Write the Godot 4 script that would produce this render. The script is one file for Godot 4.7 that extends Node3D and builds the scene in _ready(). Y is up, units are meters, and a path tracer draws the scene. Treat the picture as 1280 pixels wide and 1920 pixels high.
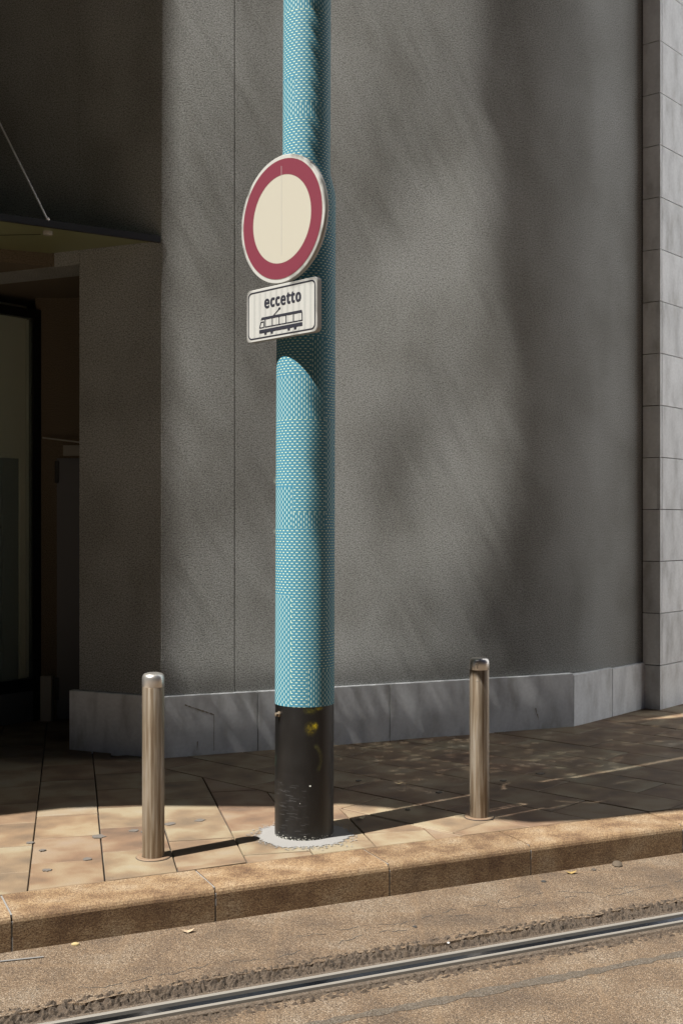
extends Node3D
# A street corner in metres, y up: the pavement's top is y = 0, the road is 0.14 lower, the eye stands on the road.

const EYE := 1.503
const KERB_DROP := 0.14
const SUN_AZIMUTH := 36.5        # degrees from straight left towards the viewer
const SUN_HEIGHT := 58.0
var sun_from: Vector3
var rng := RandomNumberGenerator.new()
var M := {}

# ---------------------------------------------------------------- helpers
func st_new() -> SurfaceTool:
	var st := SurfaceTool.new()
	st.begin(Mesh.PRIMITIVE_TRIANGLES)
	return st

func tri(st: SurfaceTool, a: Vector3, b: Vector3, c: Vector3, out: Vector3) -> void:
	var n := (b - a).cross(c - a)
	if n.length_squared() < 1e-16:
		return
	n = n.normalized()
	if n.dot(out) < 0.0:
		n = -n
		var k := b
		b = c
		c = k
	st.set_normal(n); st.add_vertex(a)
	st.set_normal(n); st.add_vertex(c)
	st.set_normal(n); st.add_vertex(b)

func quad(st: SurfaceTool, a: Vector3, b: Vector3, c: Vector3, d: Vector3, out: Vector3) -> void:
	tri(st, a, b, c, out)
	tri(st, a, c, d, out)

func box(st: SurfaceTool, f: Transform3D, lo: Vector3, hi: Vector3) -> void:
	solid(st, PackedVector2Array([Vector2(lo.x, lo.y), Vector2(hi.x, lo.y), Vector2(hi.x, hi.y), Vector2(lo.x, hi.y)]), f, lo.z, hi.z)

func inset(p: PackedVector2Array, by: float) -> PackedVector2Array:   # convex, counter-clockwise
	var out := PackedVector2Array()
	var n := p.size()
	for i in n:
		var a := p[(i + n - 1) % n]
		var b := p[i]
		var c := p[(i + 1) % n]
		var d0 := (b - a).normalized()
		var d1 := (c - b).normalized()
		var n0 := Vector2(-d0.y, d0.x)
		var n1 := Vector2(-d1.y, d1.x)
		out.append(b + (n0 + n1) * (by / maxf(1.0 + n0.dot(n1), 0.25)))
	return out

func solid(st: SurfaceTool, poly: PackedVector2Array, f: Transform3D, z0: float, z1: float, chamfer := 0.0) -> void:
	# a flat outline in the frame's x and y, pushed out along its z
	var p := poly.duplicate()
	var area := 0.0
	for i in p.size():
		area += p[i].cross(p[(i + 1) % p.size()])
	if area < 0.0:
		p.reverse()
	var top := inset(p, chamfer) if chamfer > 0.0 else p
	var ids := Geometry2D.triangulate_polygon(p)
	for k in range(0, ids.size(), 3):
		tri(st, f * v3(top[ids[k]], z1), f * v3(top[ids[k + 1]], z1), f * v3(top[ids[k + 2]], z1), f.basis.z)
		tri(st, f * v3(p[ids[k]], z0), f * v3(p[ids[k + 1]], z0), f * v3(p[ids[k + 2]], z0), -f.basis.z)
	var zm := z1 - chamfer * signf(z1 - z0)
	for i in p.size():
		var j := (i + 1) % p.size()
		var e := p[j] - p[i]
		var o := f.basis * Vector3(e.y, -e.x, 0)
		quad(st, f * v3(p[i], z0), f * v3(p[j], z0), f * v3(p[j], zm), f * v3(p[i], zm), o)
		if chamfer > 0.0:
			quad(st, f * v3(p[i], zm), f * v3(p[j], zm), f * v3(top[j], z1), f * v3(top[i], z1), o.normalized() + f.basis.z)

func v3(p: Vector2, z: float) -> Vector3:
	return Vector3(p.x, p.y, z)

func lathe(st: SurfaceTool, prof: Array, seg: int, closed_top := true, closed_bottom := true, v_range := Vector2.ZERO, follow := 0.0) -> void:
	# prof: [radius, height] pairs from the bottom up; smooth round the axis, smooth along it where the bend is small
	var nrm := []
	for i in prof.size() - 1:
		var d := Vector2(prof[i + 1][0] - prof[i][0], prof[i + 1][1] - prof[i][1]).normalized()
		nrm.append(Vector2(d.y, -d.x))
	for i in prof.size() - 1:
		var n0: Vector2 = nrm[i]
		var n1: Vector2 = nrm[i]
		if i > 0 and nrm[i - 1].dot(nrm[i]) > 0.8:
			n0 = (nrm[i - 1] + nrm[i]).normalized()
		if i < nrm.size() - 1 and nrm[i + 1].dot(nrm[i]) > 0.8:
			n1 = (nrm[i + 1] + nrm[i]).normalized()
		for k in seg:
			var pts := []
			for c in [[k, 0], [k + 1, 0], [k + 1, 1], [k, 1]]:
				var a: float = TAU * c[0] / seg - PI     # angle 0 faces +z, growing towards +x
				var r: float = prof[i + c[1]][0]
				var y: float = prof[i + c[1]][1]
				var n: Vector2 = n1 if c[1] == 1 else n0
				var v := 0.0 if v_range == Vector2.ZERO else (v_range.y - y) / (v_range.y - v_range.x)
				pts.append([Vector3(sin(a) * r, y, cos(a) * r), Vector3(sin(a) * n.x, n.y, cos(a) * n.x), Vector2(0.5 + (float(c[0]) / seg - 0.5) * (1.0 if follow == 0.0 else r / follow), v)])
			for q in [0, 2, 1, 0, 3, 2]:
				st.set_normal(pts[q][1]); st.set_uv(pts[q][2]); st.add_vertex(pts[q][0])
	for e in [[0, closed_bottom, Vector3.DOWN], [prof.size() - 1, closed_top, Vector3.UP]]:
		if e[1] and prof[e[0]][0] > 1e-4:
			for k in seg:
				var a0 := TAU * k / seg
				var a1 := TAU * (k + 1) / seg
				var r: float = prof[e[0]][0]
				var y: float = prof[e[0]][1]
				tri(st, Vector3(0, y, 0), Vector3(sin(a0) * r, y, cos(a0) * r), Vector3(sin(a1) * r, y, cos(a1) * r), e[2])

func tube(st: SurfaceTool, a: Vector3, b: Vector3, r: float, seg := 10) -> void:
	var d := (b - a).normalized()
	var x := d.cross(Vector3.UP if absf(d.y) < 0.9 else Vector3.RIGHT).normalized()
	var y := d.cross(x)
	for k in seg:
		var p0 := x * cos(TAU * k / seg) + y * sin(TAU * k / seg)
		var p1 := x * cos(TAU * (k + 1) / seg) + y * sin(TAU * (k + 1) / seg)
		quad(st, a + p0 * r, a + p1 * r, b + p1 * r, b + p0 * r, p0 + p1)
		tri(st, a, a + p0 * r, a + p1 * r, -d)
		tri(st, b, b + p0 * r, b + p1 * r, d)

func obj(called: String, st: SurfaceTool, mat: Material, parent: Node = self) -> MeshInstance3D:
	var o := MeshInstance3D.new()
	o.name = called
	o.mesh = st.commit()
	o.material_override = mat
	parent.add_child(o, true)
	return o

func thing(called: String, label: String, category: String, at := Vector3.ZERO, group := "") -> Node3D:
	var o := Node3D.new()
	o.name = called
	add_child(o, true)
	o.position = at
	tag(o, label, category, group)
	return o

func tag(o: Node, label: String, category := "", group := "") -> void:
	o.set_meta("label", label)
	if category:
		o.set_meta("category", category)
	if group:
		o.set_meta("group", group)

func frame(origin: Vector3, x: Vector3, y: Vector3) -> Transform3D:
	return Transform3D(Basis(x, y, x.cross(y)), origin)

func rect(x0: float, y0: float, x1: float, y1: float) -> PackedVector2Array:
	return PackedVector2Array([Vector2(x0, y0), Vector2(x1, y0), Vector2(x1, y1), Vector2(x0, y1)])

func rounded(w: float, h: float, r: float, n := 6) -> PackedVector2Array:
	var p := PackedVector2Array()
	for c in [[w / 2 - r, h / 2 - r, 0.0], [-w / 2 + r, h / 2 - r, 90.0], [-w / 2 + r, -h / 2 + r, 180.0], [w / 2 - r, -h / 2 + r, 270.0]]:
		for k in n + 1:
			var a := deg_to_rad(c[2] + 90.0 * k / n)
			p.append(Vector2(c[0] + cos(a) * r, c[1] + sin(a) * r))
	return p

func disc(r: float, n := 64) -> PackedVector2Array:
	var p := PackedVector2Array()
	for k in n:
		p.append(Vector2(cos(TAU * k / n), sin(TAU * k / n)) * r)
	return p

func ring(st: SurfaceTool, outer: PackedVector2Array, inner: PackedVector2Array, f: Transform3D, z0: float, z1: float) -> void:
	var n := outer.size()
	for i in n:
		var j := (i + 1) % n
		quad(st, f * v3(outer[i], z1), f * v3(outer[j], z1), f * v3(inner[j], z1), f * v3(inner[i], z1), f.basis.z)
		quad(st, f * v3(outer[i], z0), f * v3(outer[j], z0), f * v3(outer[j], z1), f * v3(outer[i], z1), f.basis * v3(outer[i], 0))
		quad(st, f * v3(inner[i], z0), f * v3(inner[j], z0), f * v3(inner[j], z1), f * v3(inner[i], z1), f.basis * v3(-inner[i], 0))

# ---------------------------------------------------------------- textures and materials
func noise_tex(kind: int, freq: float, octaves: int, stops: Array, size := 512, seed_ := 1, cellular_return := -1) -> NoiseTexture2D:
	var n := FastNoiseLite.new()
	n.noise_type = kind
	n.frequency = freq
	n.seed = seed_
	n.fractal_octaves = octaves
	n.fractal_type = FastNoiseLite.FRACTAL_FBM if octaves > 1 else FastNoiseLite.FRACTAL_NONE
	if cellular_return >= 0:
		n.cellular_return_type = cellular_return
	var t := NoiseTexture2D.new()
	t.width = size
	t.height = size
	t.seamless = true
	t.noise = n
	var g := Gradient.new()
	var off := PackedFloat32Array()
	var col := PackedColorArray()
	for s in stops:
		off.append(s[0])
		col.append(s[1])
	g.offsets = off
	g.colors = col
	t.color_ramp = g
	return t

func grey(v: float) -> Color:
	return Color(v, v, v)

func lin(r: float, g: float, b: float) -> Color:
	return Color(r, g, b).linear_to_srgb()

func mat(called: String, color: Color, rough: float, metal := 0.0) -> StandardMaterial3D:
	var m := StandardMaterial3D.new()
	m.resource_name = called
	m.albedo_color = color
	m.roughness = rough
	m.metallic = metal
	return m

func tri_map(m: StandardMaterial3D, tex: Texture2D, scale: Vector3, bump: Texture2D = null, depth := 0.0) -> void:
	m.albedo_texture = tex
	m.uv1_triplanar = true
	m.uv1_world_triplanar = true
	m.uv1_scale = scale
	if bump:
		m.heightmap_enabled = true
		m.heightmap_texture = bump
		m.heightmap_scale = depth

func stain(m: StandardMaterial3D, tex: Texture2D, scale: Vector3) -> void:
	m.detail_enabled = true
	m.detail_albedo = tex
	m.detail_blend_mode = BaseMaterial3D.BLEND_MODE_MUL
	m.detail_uv_layer = BaseMaterial3D.DETAIL_UV_2
	m.uv2_triplanar = true
	m.uv2_world_triplanar = true
	m.uv2_scale = scale

func make_materials() -> void:
	var simplex := FastNoiseLite.TYPE_SIMPLEX_SMOOTH
	var cell := FastNoiseLite.TYPE_CELLULAR
	# plaster
	var grain := noise_tex(simplex, 0.13, 2, [[0.0, grey(0.35)], [0.3, grey(0.66)], [0.55, grey(0.86)], [1.0, grey(1.0)]], 512, 3)
	var grain_h := noise_tex(simplex, 0.13, 2, [[0.0, grey(0)], [1.0, grey(1)]], 512, 3)
	var clouds := noise_tex(simplex, 0.008, 5, [[0.0, Color(0.78, 0.77, 0.75)], [0.5, Color(0.92, 0.92, 0.91)], [1.0, grey(1.0)]], 512, 8)
	M.plaster = mat("plaster", lin(0.5, 0.515, 0.505), 0.95)
	tri_map(M.plaster, grain, Vector3.ONE * 1.35, grain_h, 0.1)
	stain(M.plaster, clouds, Vector3(0.32, 0.2, 0.32))
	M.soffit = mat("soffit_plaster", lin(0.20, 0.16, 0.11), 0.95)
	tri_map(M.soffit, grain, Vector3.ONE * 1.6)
	# pale stone of the plinth and the pier
	var streak := noise_tex(simplex, 0.012, 5, [[0.0, Color(0.70, 0.69, 0.66)], [0.30, Color(0.88, 0.88, 0.88)], [0.55, Color(0.97, 0.97, 0.97)], [1.0, grey(1.0)]], 512, 21)
	var pale := noise_tex(simplex, 0.05, 4, [[0.0, grey(0.92)], [1.0, grey(1.0)]], 512, 5)
	for k in 3:
		var m := mat("pale_stone", lin(0.88, 0.91, 0.93) * [1.0, 0.97, 0.94][k], 0.7)
		tri_map(m, pale, Vector3.ONE * 1.2)
		m.uv1_offset = Vector3(k * 0.3, k * 0.17, k * 0.41)
		stain(m, streak, Vector3(1.1, 0.30, 1.1))
		m.uv2_offset = Vector3(k * 0.37, k * 0.21, k * 0.11)
		M["stone%d" % k] = m
	M.stone_mark = mat("brown_mark", lin(0.25, 0.22, 0.18), 0.9)
	M.joint = mat("dark_joint", lin(0.07, 0.065, 0.06), 1.0)
	# paving slabs
	var sand := noise_tex(simplex, 0.18, 3, [[0.0, grey(0.62)], [0.5, grey(0.86)], [1.0, grey(1.0)]], 512, 31)
	var rust := noise_tex(simplex, 0.009, 5, [[0.0, Color(0.68, 0.62, 0.58)], [0.38, Color(0.88, 0.79, 0.71)], [0.6, Color(0.97, 0.93, 0.86)], [1.0, Color(1.0, 1.0, 1.0)]], 512, 33)
	var tints := [Vector3(0.279, 0.233, 0.167), Vector3(0.258, 0.208, 0.151), Vector3(0.293, 0.260, 0.196), Vector3(0.247, 0.193, 0.144), Vector3(0.273, 0.243, 0.183), Vector3(0.265, 0.222, 0.166)]
	for k in tints.size():
		var m := mat("sandstone_slab", lin(tints[k].x, tints[k].y, tints[k].z), 0.72)
		tri_map(m, sand, Vector3.ONE * 2.6, sand, 0.10)
		stain(m, rust, Vector3.ONE * 0.55)
		m.uv2_offset = Vector3(k * 0.23, 0, k * 0.31)
		M["slab%d" % k] = m
	M.bed = mat("mortar_bed", lin(0.055, 0.05, 0.045), 1.0)
	M.stain = mat("dark_stain", lin(0.085, 0.075, 0.065), 0.8)
	# kerb: coarse speckled granite
	var speck := noise_tex(cell, 0.20, 1, [[0.0, Color(0.50, 0.40, 0.31)], [0.35, Color(0.76, 0.66, 0.54)], [0.62, Color(0.86, 0.77, 0.65)], [0.85, Color(1.0, 0.95, 0.85)], [1.0, Color(0.62, 0.50, 0.40)]], 512, 41, FastNoiseLite.RETURN_CELL_VALUE)
	var blotch := noise_tex(simplex, 0.012, 4, [[0.0, Color(0.62, 0.52, 0.42)], [0.5, Color(0.9, 0.84, 0.76)], [1.0, grey(1.0)]], 512, 43)
	for k in 3:
		var m := mat("kerb_granite", lin(0.335, 0.32, 0.29) * [1.0, 0.93, 0.97][k], 0.85)
		tri_map(m, speck, Vector3.ONE * 2.8, speck, 0.10)
		m.uv1_offset = Vector3(k * 0.4, k * 0.2, k * 0.3)
		stain(m, blotch, Vector3.ONE * 0.7)
		M["kerb%d" % k] = m
	M.mortar = mat("pale_mortar", lin(0.16, 0.157, 0.152), 0.95)
	# road
	var agg := noise_tex(cell, 0.20, 1, [[0.0, Color(0.30, 0.26, 0.22)], [0.25, Color(0.54, 0.48, 0.41)], [0.5, Color(0.66, 0.59, 0.50)], [0.78, Color(0.76, 0.69, 0.61)], [0.9, Color(1.0, 0.98, 0.95)], [1.0, Color(0.42, 0.37, 0.32)]], 1024, 51, FastNoiseLite.RETURN_CELL_VALUE)
	var agg_h := noise_tex(cell, 0.20, 1, [[0.0, grey(1)], [1.0, grey(0)]], 1024, 51, FastNoiseLite.RETURN_DISTANCE)
	var dust := noise_tex(simplex, 0.010, 5, [[0.0, Color(0.70, 0.66, 0.62)], [0.5, Color(0.90, 0.85, 0.79)], [1.0, grey(1.0)]], 512, 53)
	M.road = mat("asphalt", lin(0.32, 0.3, 0.27), 0.9)
	tri_map(M.road, agg, Vector3.ONE * 1.7, agg_h, 0.22)
	stain(M.road, dust, Vector3.ONE * 0.45)
	M.rubble = mat("broken_asphalt", lin(0.11, 0.095, 0.08), 0.95)
	tri_map(M.rubble, agg, Vector3.ONE * 2.2)
	M.filler = mat("rail_filler", lin(0.15, 0.135, 0.12), 0.9)
	tri_map(M.filler, agg, Vector3(1.5, 3.0, 3.0))
	M.tar = mat("tar", lin(0.15, 0.145, 0.135), 0.8)
	tri_map(M.tar, agg, Vector3.ONE * 1.9)
	M.rail_head = mat("polished_rail", lin(0.2, 0.25, 0.34), 0.2, 1.0)
	M.rail_worn = mat("worn_rail", lin(0.24, 0.225, 0.2), 0.6, 0.5)
	M.rail_dark = mat("rail_groove", lin(0.03, 0.03, 0.032), 0.6)
	# steel of the bollards
	var rusty := noise_tex(simplex, 0.02, 5, [[0.0, Color(0.58, 0.50, 0.42)], [0.42, Color(0.76, 0.70, 0.62)], [0.62, Color(0.90, 0.86, 0.80)], [1.0, grey(1.0)]], 512, 61)
	M.steel = mat("weathered_steel", lin(0.4, 0.375, 0.34), 0.48, 0.75)
	M.steel.albedo_texture = rusty
	M.steel.uv1_triplanar = true
	M.steel.uv1_scale = Vector3(5.0, 0.22, 5.0)
	M.cap = mat("polished_cap", lin(0.62, 0.6, 0.57), 0.32, 0.9)
	M.dark_line = mat("dark_seam", lin(0.03, 0.028, 0.025), 0.8)
	# entrance
	M.black = mat("black_frame", lin(0.004, 0.004, 0.004), 0.5)
	M.olive = mat("olive_panel", lin(0.5, 0.5, 0.4), 0.6)
	M.door = mat("grey_door", lin(0.10, 0.105, 0.115), 0.5)
	M.door_trim = mat("door_trim", lin(0.24, 0.23, 0.20), 0.5)
	M.lobby = mat("lobby_wall", lin(0.3, 0.31, 0.25), 0.9)
	M.canopy = mat("green_canopy", lin(0.20, 0.215, 0.11), 0.35)
	M.canopy_edge = mat("canopy_edge", lin(0.02, 0.02, 0.022), 0.4)
	M.rod = mat("sunlit_white_rod", lin(0.9, 0.9, 0.9), 0.4)  # sunlit brightness put into the colour; the rod itself hangs in shade
	M.box_grey = mat("grey_post", lin(0.34, 0.33, 0.30), 0.7)
	var pane := mat("glass", Color(0.75, 0.85, 0.8, 0.12), 0.05)
	pane.specular_mode = BaseMaterial3D.SPECULAR_DISABLED
	pane.transparency = BaseMaterial3D.TRANSPARENCY_ALPHA
	M.glass = pane
	# signs
	M.sign_white = mat("sign_white", lin(0.318, 0.321, 0.306), 0.5)
	M.sign_cream = mat("sign_cream", lin(0.315, 0.3, 0.25), 0.5)
	M.sign_red = mat("sign_red", lin(0.126, 0.0216, 0.036), 0.45)
	M.sign_ink = mat("sign_ink", lin(0.013, 0.014, 0.022), 0.5)
	M.alu = mat("sign_aluminium", lin(0.252, 0.246, 0.234), 0.5, 0.5)
	M.far_wall = mat("dark_stone", lin(0.16, 0.15, 0.14), 0.9)
	M.grey_wall = mat("added_pale_wall", lin(0.72, 0.75, 0.80), 0.9)
	M.leaf = mat("leaf", lin(0.05, 0.09, 0.03), 0.8)  # foliage of the added tree that masks the sun
	M.bark = mat("bark", lin(0.12, 0.09, 0.06), 0.95)

func wrap_material() -> StandardMaterial3D:
	# the printed foil: rows of short dashes, white and green by turns, in blocks that run across or upright
	var w := 480
	var h := 2048
	var im := Image.create(w, h, false, Image.FORMAT_RGB8)
	var blue := Color8(60, 112, 134)
	var green := Color8(58, 104, 106)
	var white := Color8(188, 198, 172)
	im.fill(blue)
	var draw := func(x0: int, x1: int, top: float, bottom: float, upright: bool) -> void:
		var ty0 := int((4.4 - top) / 3.76 * h)
		var ty1 := int((4.4 - bottom) / 3.76 * h)
		im.fill_rect(Rect2i(x0, ty0, x1 - x0, ty1 - ty0), blue)
		var area := Rect2i(x0, ty0, x1 - x0, ty1 - ty0)
		if upright:
			var c := 0
			for x in range(x0, x1, 7):
				var n := 0
				for y in range(ty0 - 14 + (c % 2) * 7, ty1, 7):
					im.fill_rect(Rect2i(x + 2, y, 2, 7).intersection(area), white if n % 2 == 0 else green)
					n += 1
				c += 1
		else:
			var c := 0
			for y in range(ty0, ty1, 7):
				var n := 0
				for x in range(x0 - 14 + (c % 2) * 7, x1, 7):
					im.fill_rect(Rect2i(x, y + 2, 7, 2).intersection(area), white if n % 2 == 0 else green)
					n += 1
				c += 1
	draw.call(0, w, 4.4, 0.64, false)
	for b in [[96, 330, 4.4, 3.959], [320, 346, 3.94, 3.46], [96, 208, 3.637, 3.449], [96, 330, 3.513, 3.449], [318, 344, 3.42, 2.9], [190, 230, 2.76, 2.69], [300, 342, 2.69, 2.42], [258, 301, 2.392, 2.006],
			[96, 258, 2.212, 2.006], [301, 343, 2.006, 1.565], [96, 208, 1.684, 1.49], [208, 301, 1.562, 1.49], [96, 205, 1.168, 0.64], [250, 345, 0.815, 0.64], [306, 345, 1.168, 1.0],
			[0, 60, 4.2, 3.5], [380, 450, 3.3, 2.6], [20, 90, 2.4, 1.9], [390, 470, 1.9, 1.2], [10, 70, 1.3, 0.8]]:
		draw.call(b[0], b[1], b[2], b[3], true)
	draw.call(301, 345, 2.30, 2.02, false)
	draw.call(301, 345, 1.562, 1.49, false)
	var m := mat("printed_foil", Color.WHITE, 0.6)
	m.metallic_specular = 0.3
	m.albedo_texture = ImageTexture.create_from_image(im)
	return m

func base_material() -> StandardMaterial3D:
	# black paint with scuffs, chips along the foot and a burst of yellow spray
	var w := 512
	var h := 384
	var im := Image.create(w, h, false, Image.FORMAT_RGB8)
	var n := FastNoiseLite.new()
	n.seed = 71
	n.frequency = 0.02
	n.fractal_octaves = 4
	for y in h:
		for x in w:
			var v := 0.048 + 0.035 * n.get_noise_2d(x, y * 0.5)
			if y > 190:
				v += 0.012
			im.set_pixel(x, y, Color(v, v * 0.985, v))
	var blob := func(cx: float, cy: float, rx: float, ry: float, col: Color, most: float) -> void:
		for y in range(maxi(0, int(cy - ry)), mini(h, int(cy + ry))):
			for x in range(int(cx - rx), int(cx + rx)):
				var d := Vector2((x - cx) / rx, (y - cy) / ry).length()
				var a := clampf(1.25 - 1.25 * d, 0.0, 1.0) * most * (0.7 + 0.6 * n.get_noise_2d(x * 6, y * 6))
				im.set_pixel(x, y, im.get_pixel(x, y).lerp(col, clampf(a, 0, 1)))
	blob.call(276, 62, 22, 26, Color8(150, 130, 20), 0.7)
	blob.call(289, 55, 12, 13, Color8(190, 168, 20), 1.0)
	blob.call(300, 6, 18, 10, Color8(175, 160, 20), 0.9)
	blob.call(275, 12, 26, 14, Color8(110, 105, 25), 0.6)
	for k in 40:
		var a := deg_to_rad(-62.0 + k * 2.7)
		blob.call(272 + cos(a) * 34, 150 + sin(a) * 44, 9, 9, Color8(78, 78, 40), 0.3)
	var r := RandomNumberGenerator.new()
	r.seed = 77
	for k in 80:                                                    # fine scuffs, mostly low and on the left
		var x := r.randf_range(130, 262)
		var y := r.randf_range(215, 370)
		var g := r.randf_range(0.13, 0.30)
		var step := r.randf_range(-0.08, 0.12)
		for i in r.randi_range(3, 26):
			im.set_pixel(clampi(int(x + i), 0, w - 1), clampi(int(y + i * step), 0, h - 1), Color(g, g, g * 1.03))
	for k in 500:                                                    # bare chips where the foot meets the mortar
		var x := r.randi_range(100, 400)
		var y := h - 1 - int(absf(r.randfn(0, 7.0)))
		var g := r.randf_range(0.3, 0.75)
		im.fill_rect(Rect2i(x, y, r.randi_range(1, 5), r.randi_range(1, 3)), Color(g, g, g * 0.95))
	for k in 22:
		blob.call(152 - k * 0.35, 150 + k * 1.4, 2.5, 2.5, Color8(70, 125, 90), 0.7)
	im.fill_rect(Rect2i(272, 222, 5, 4), Color8(200, 205, 200))
	im.fill_rect(Rect2i(246, 272, 2, 2), Color8(180, 180, 180))
	var m := mat("black_paint", Color.WHITE, 0.42)
	m.albedo_texture = ImageTexture.create_from_image(im)
	return m

# ---------------------------------------------------------------- the place
func _ready() -> void:
	rng.seed = 4
	var az := deg_to_rad(SUN_AZIMUTH)
	var el := deg_to_rad(SUN_HEIGHT)
	sun_from = Vector3(-cos(el) * cos(az), sin(el), cos(el) * sin(az))
	var cam := Camera3D.new()
	cam.name = "camera"
	add_child(cam)
	cam.position = Vector3(0, EYE, 0)
	cam.set_frustum(0.1 * 1920.0 / 2200.0, Vector2(0, 0.1 * 25.0 / 2200.0), 0.1, 400.0)
	cam.current = true
	var env := Environment.new()
	env.background_mode = Environment.BG_SKY
	var sky := ProceduralSkyMaterial.new()
	sky.sky_top_color = Color(0.18, 0.38, 0.78)
	sky.sky_horizon_color = Color(0.50, 0.62, 0.78)
	sky.sky_curve = 0.12
	sky.ground_bottom_color = Color(0.20, 0.18, 0.16)
	sky.ground_horizon_color = Color(0.34, 0.33, 0.32)
	sky.sky_energy_multiplier = 0.2
	sky.ground_energy_multiplier = 0.15
	env.sky = Sky.new()
	env.sky.sky_material = sky
	env.tonemap_mode = Environment.TONE_MAPPER_LINEAR
	env.tonemap_exposure = 2.7
	env.sdfgi_enabled = true
	env.ssao_enabled = true
	env.ssil_enabled = true
	var we := WorldEnvironment.new()
	we.name = "world_environment"
	we.environment = env
	add_child(we)
	var sun := DirectionalLight3D.new()
	sun.name = "sun"
	sun.light_energy = 1.6
	sun.light_color = Color(1.0, 0.98, 0.95)
	sun.light_angular_distance = 0.5
	sun.shadow_enabled = true
	sun.basis = Basis.looking_at(-sun_from, Vector3.UP)
	add_child(sun)
	make_materials()
	build_road()
	build_kerb()
	build_pavement()
	build_building()
	build_pole()
	build_signs()
	build_bollards()
	build_added_tree()
	build_litter()

# lines that run along the street: z = -(depth + KERB_SLOPE * x)
const KERB_SLOPE := 0.458
const STREET := Vector3(0.9092, 0, -0.4164)
const STREET_OUT := Vector3(0.4164, 0, 0.9092)
func kerb_point(depth: float, x: float, y := 0.0) -> Vector3:
	return Vector3(x, y, -(depth + KERB_SLOPE * x))

func street_frame(depth: float, y: float) -> Transform3D:      # x along the street, y away from the viewer, z up
	return frame(Vector3(0, y, -depth), STREET, -STREET_OUT)

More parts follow.
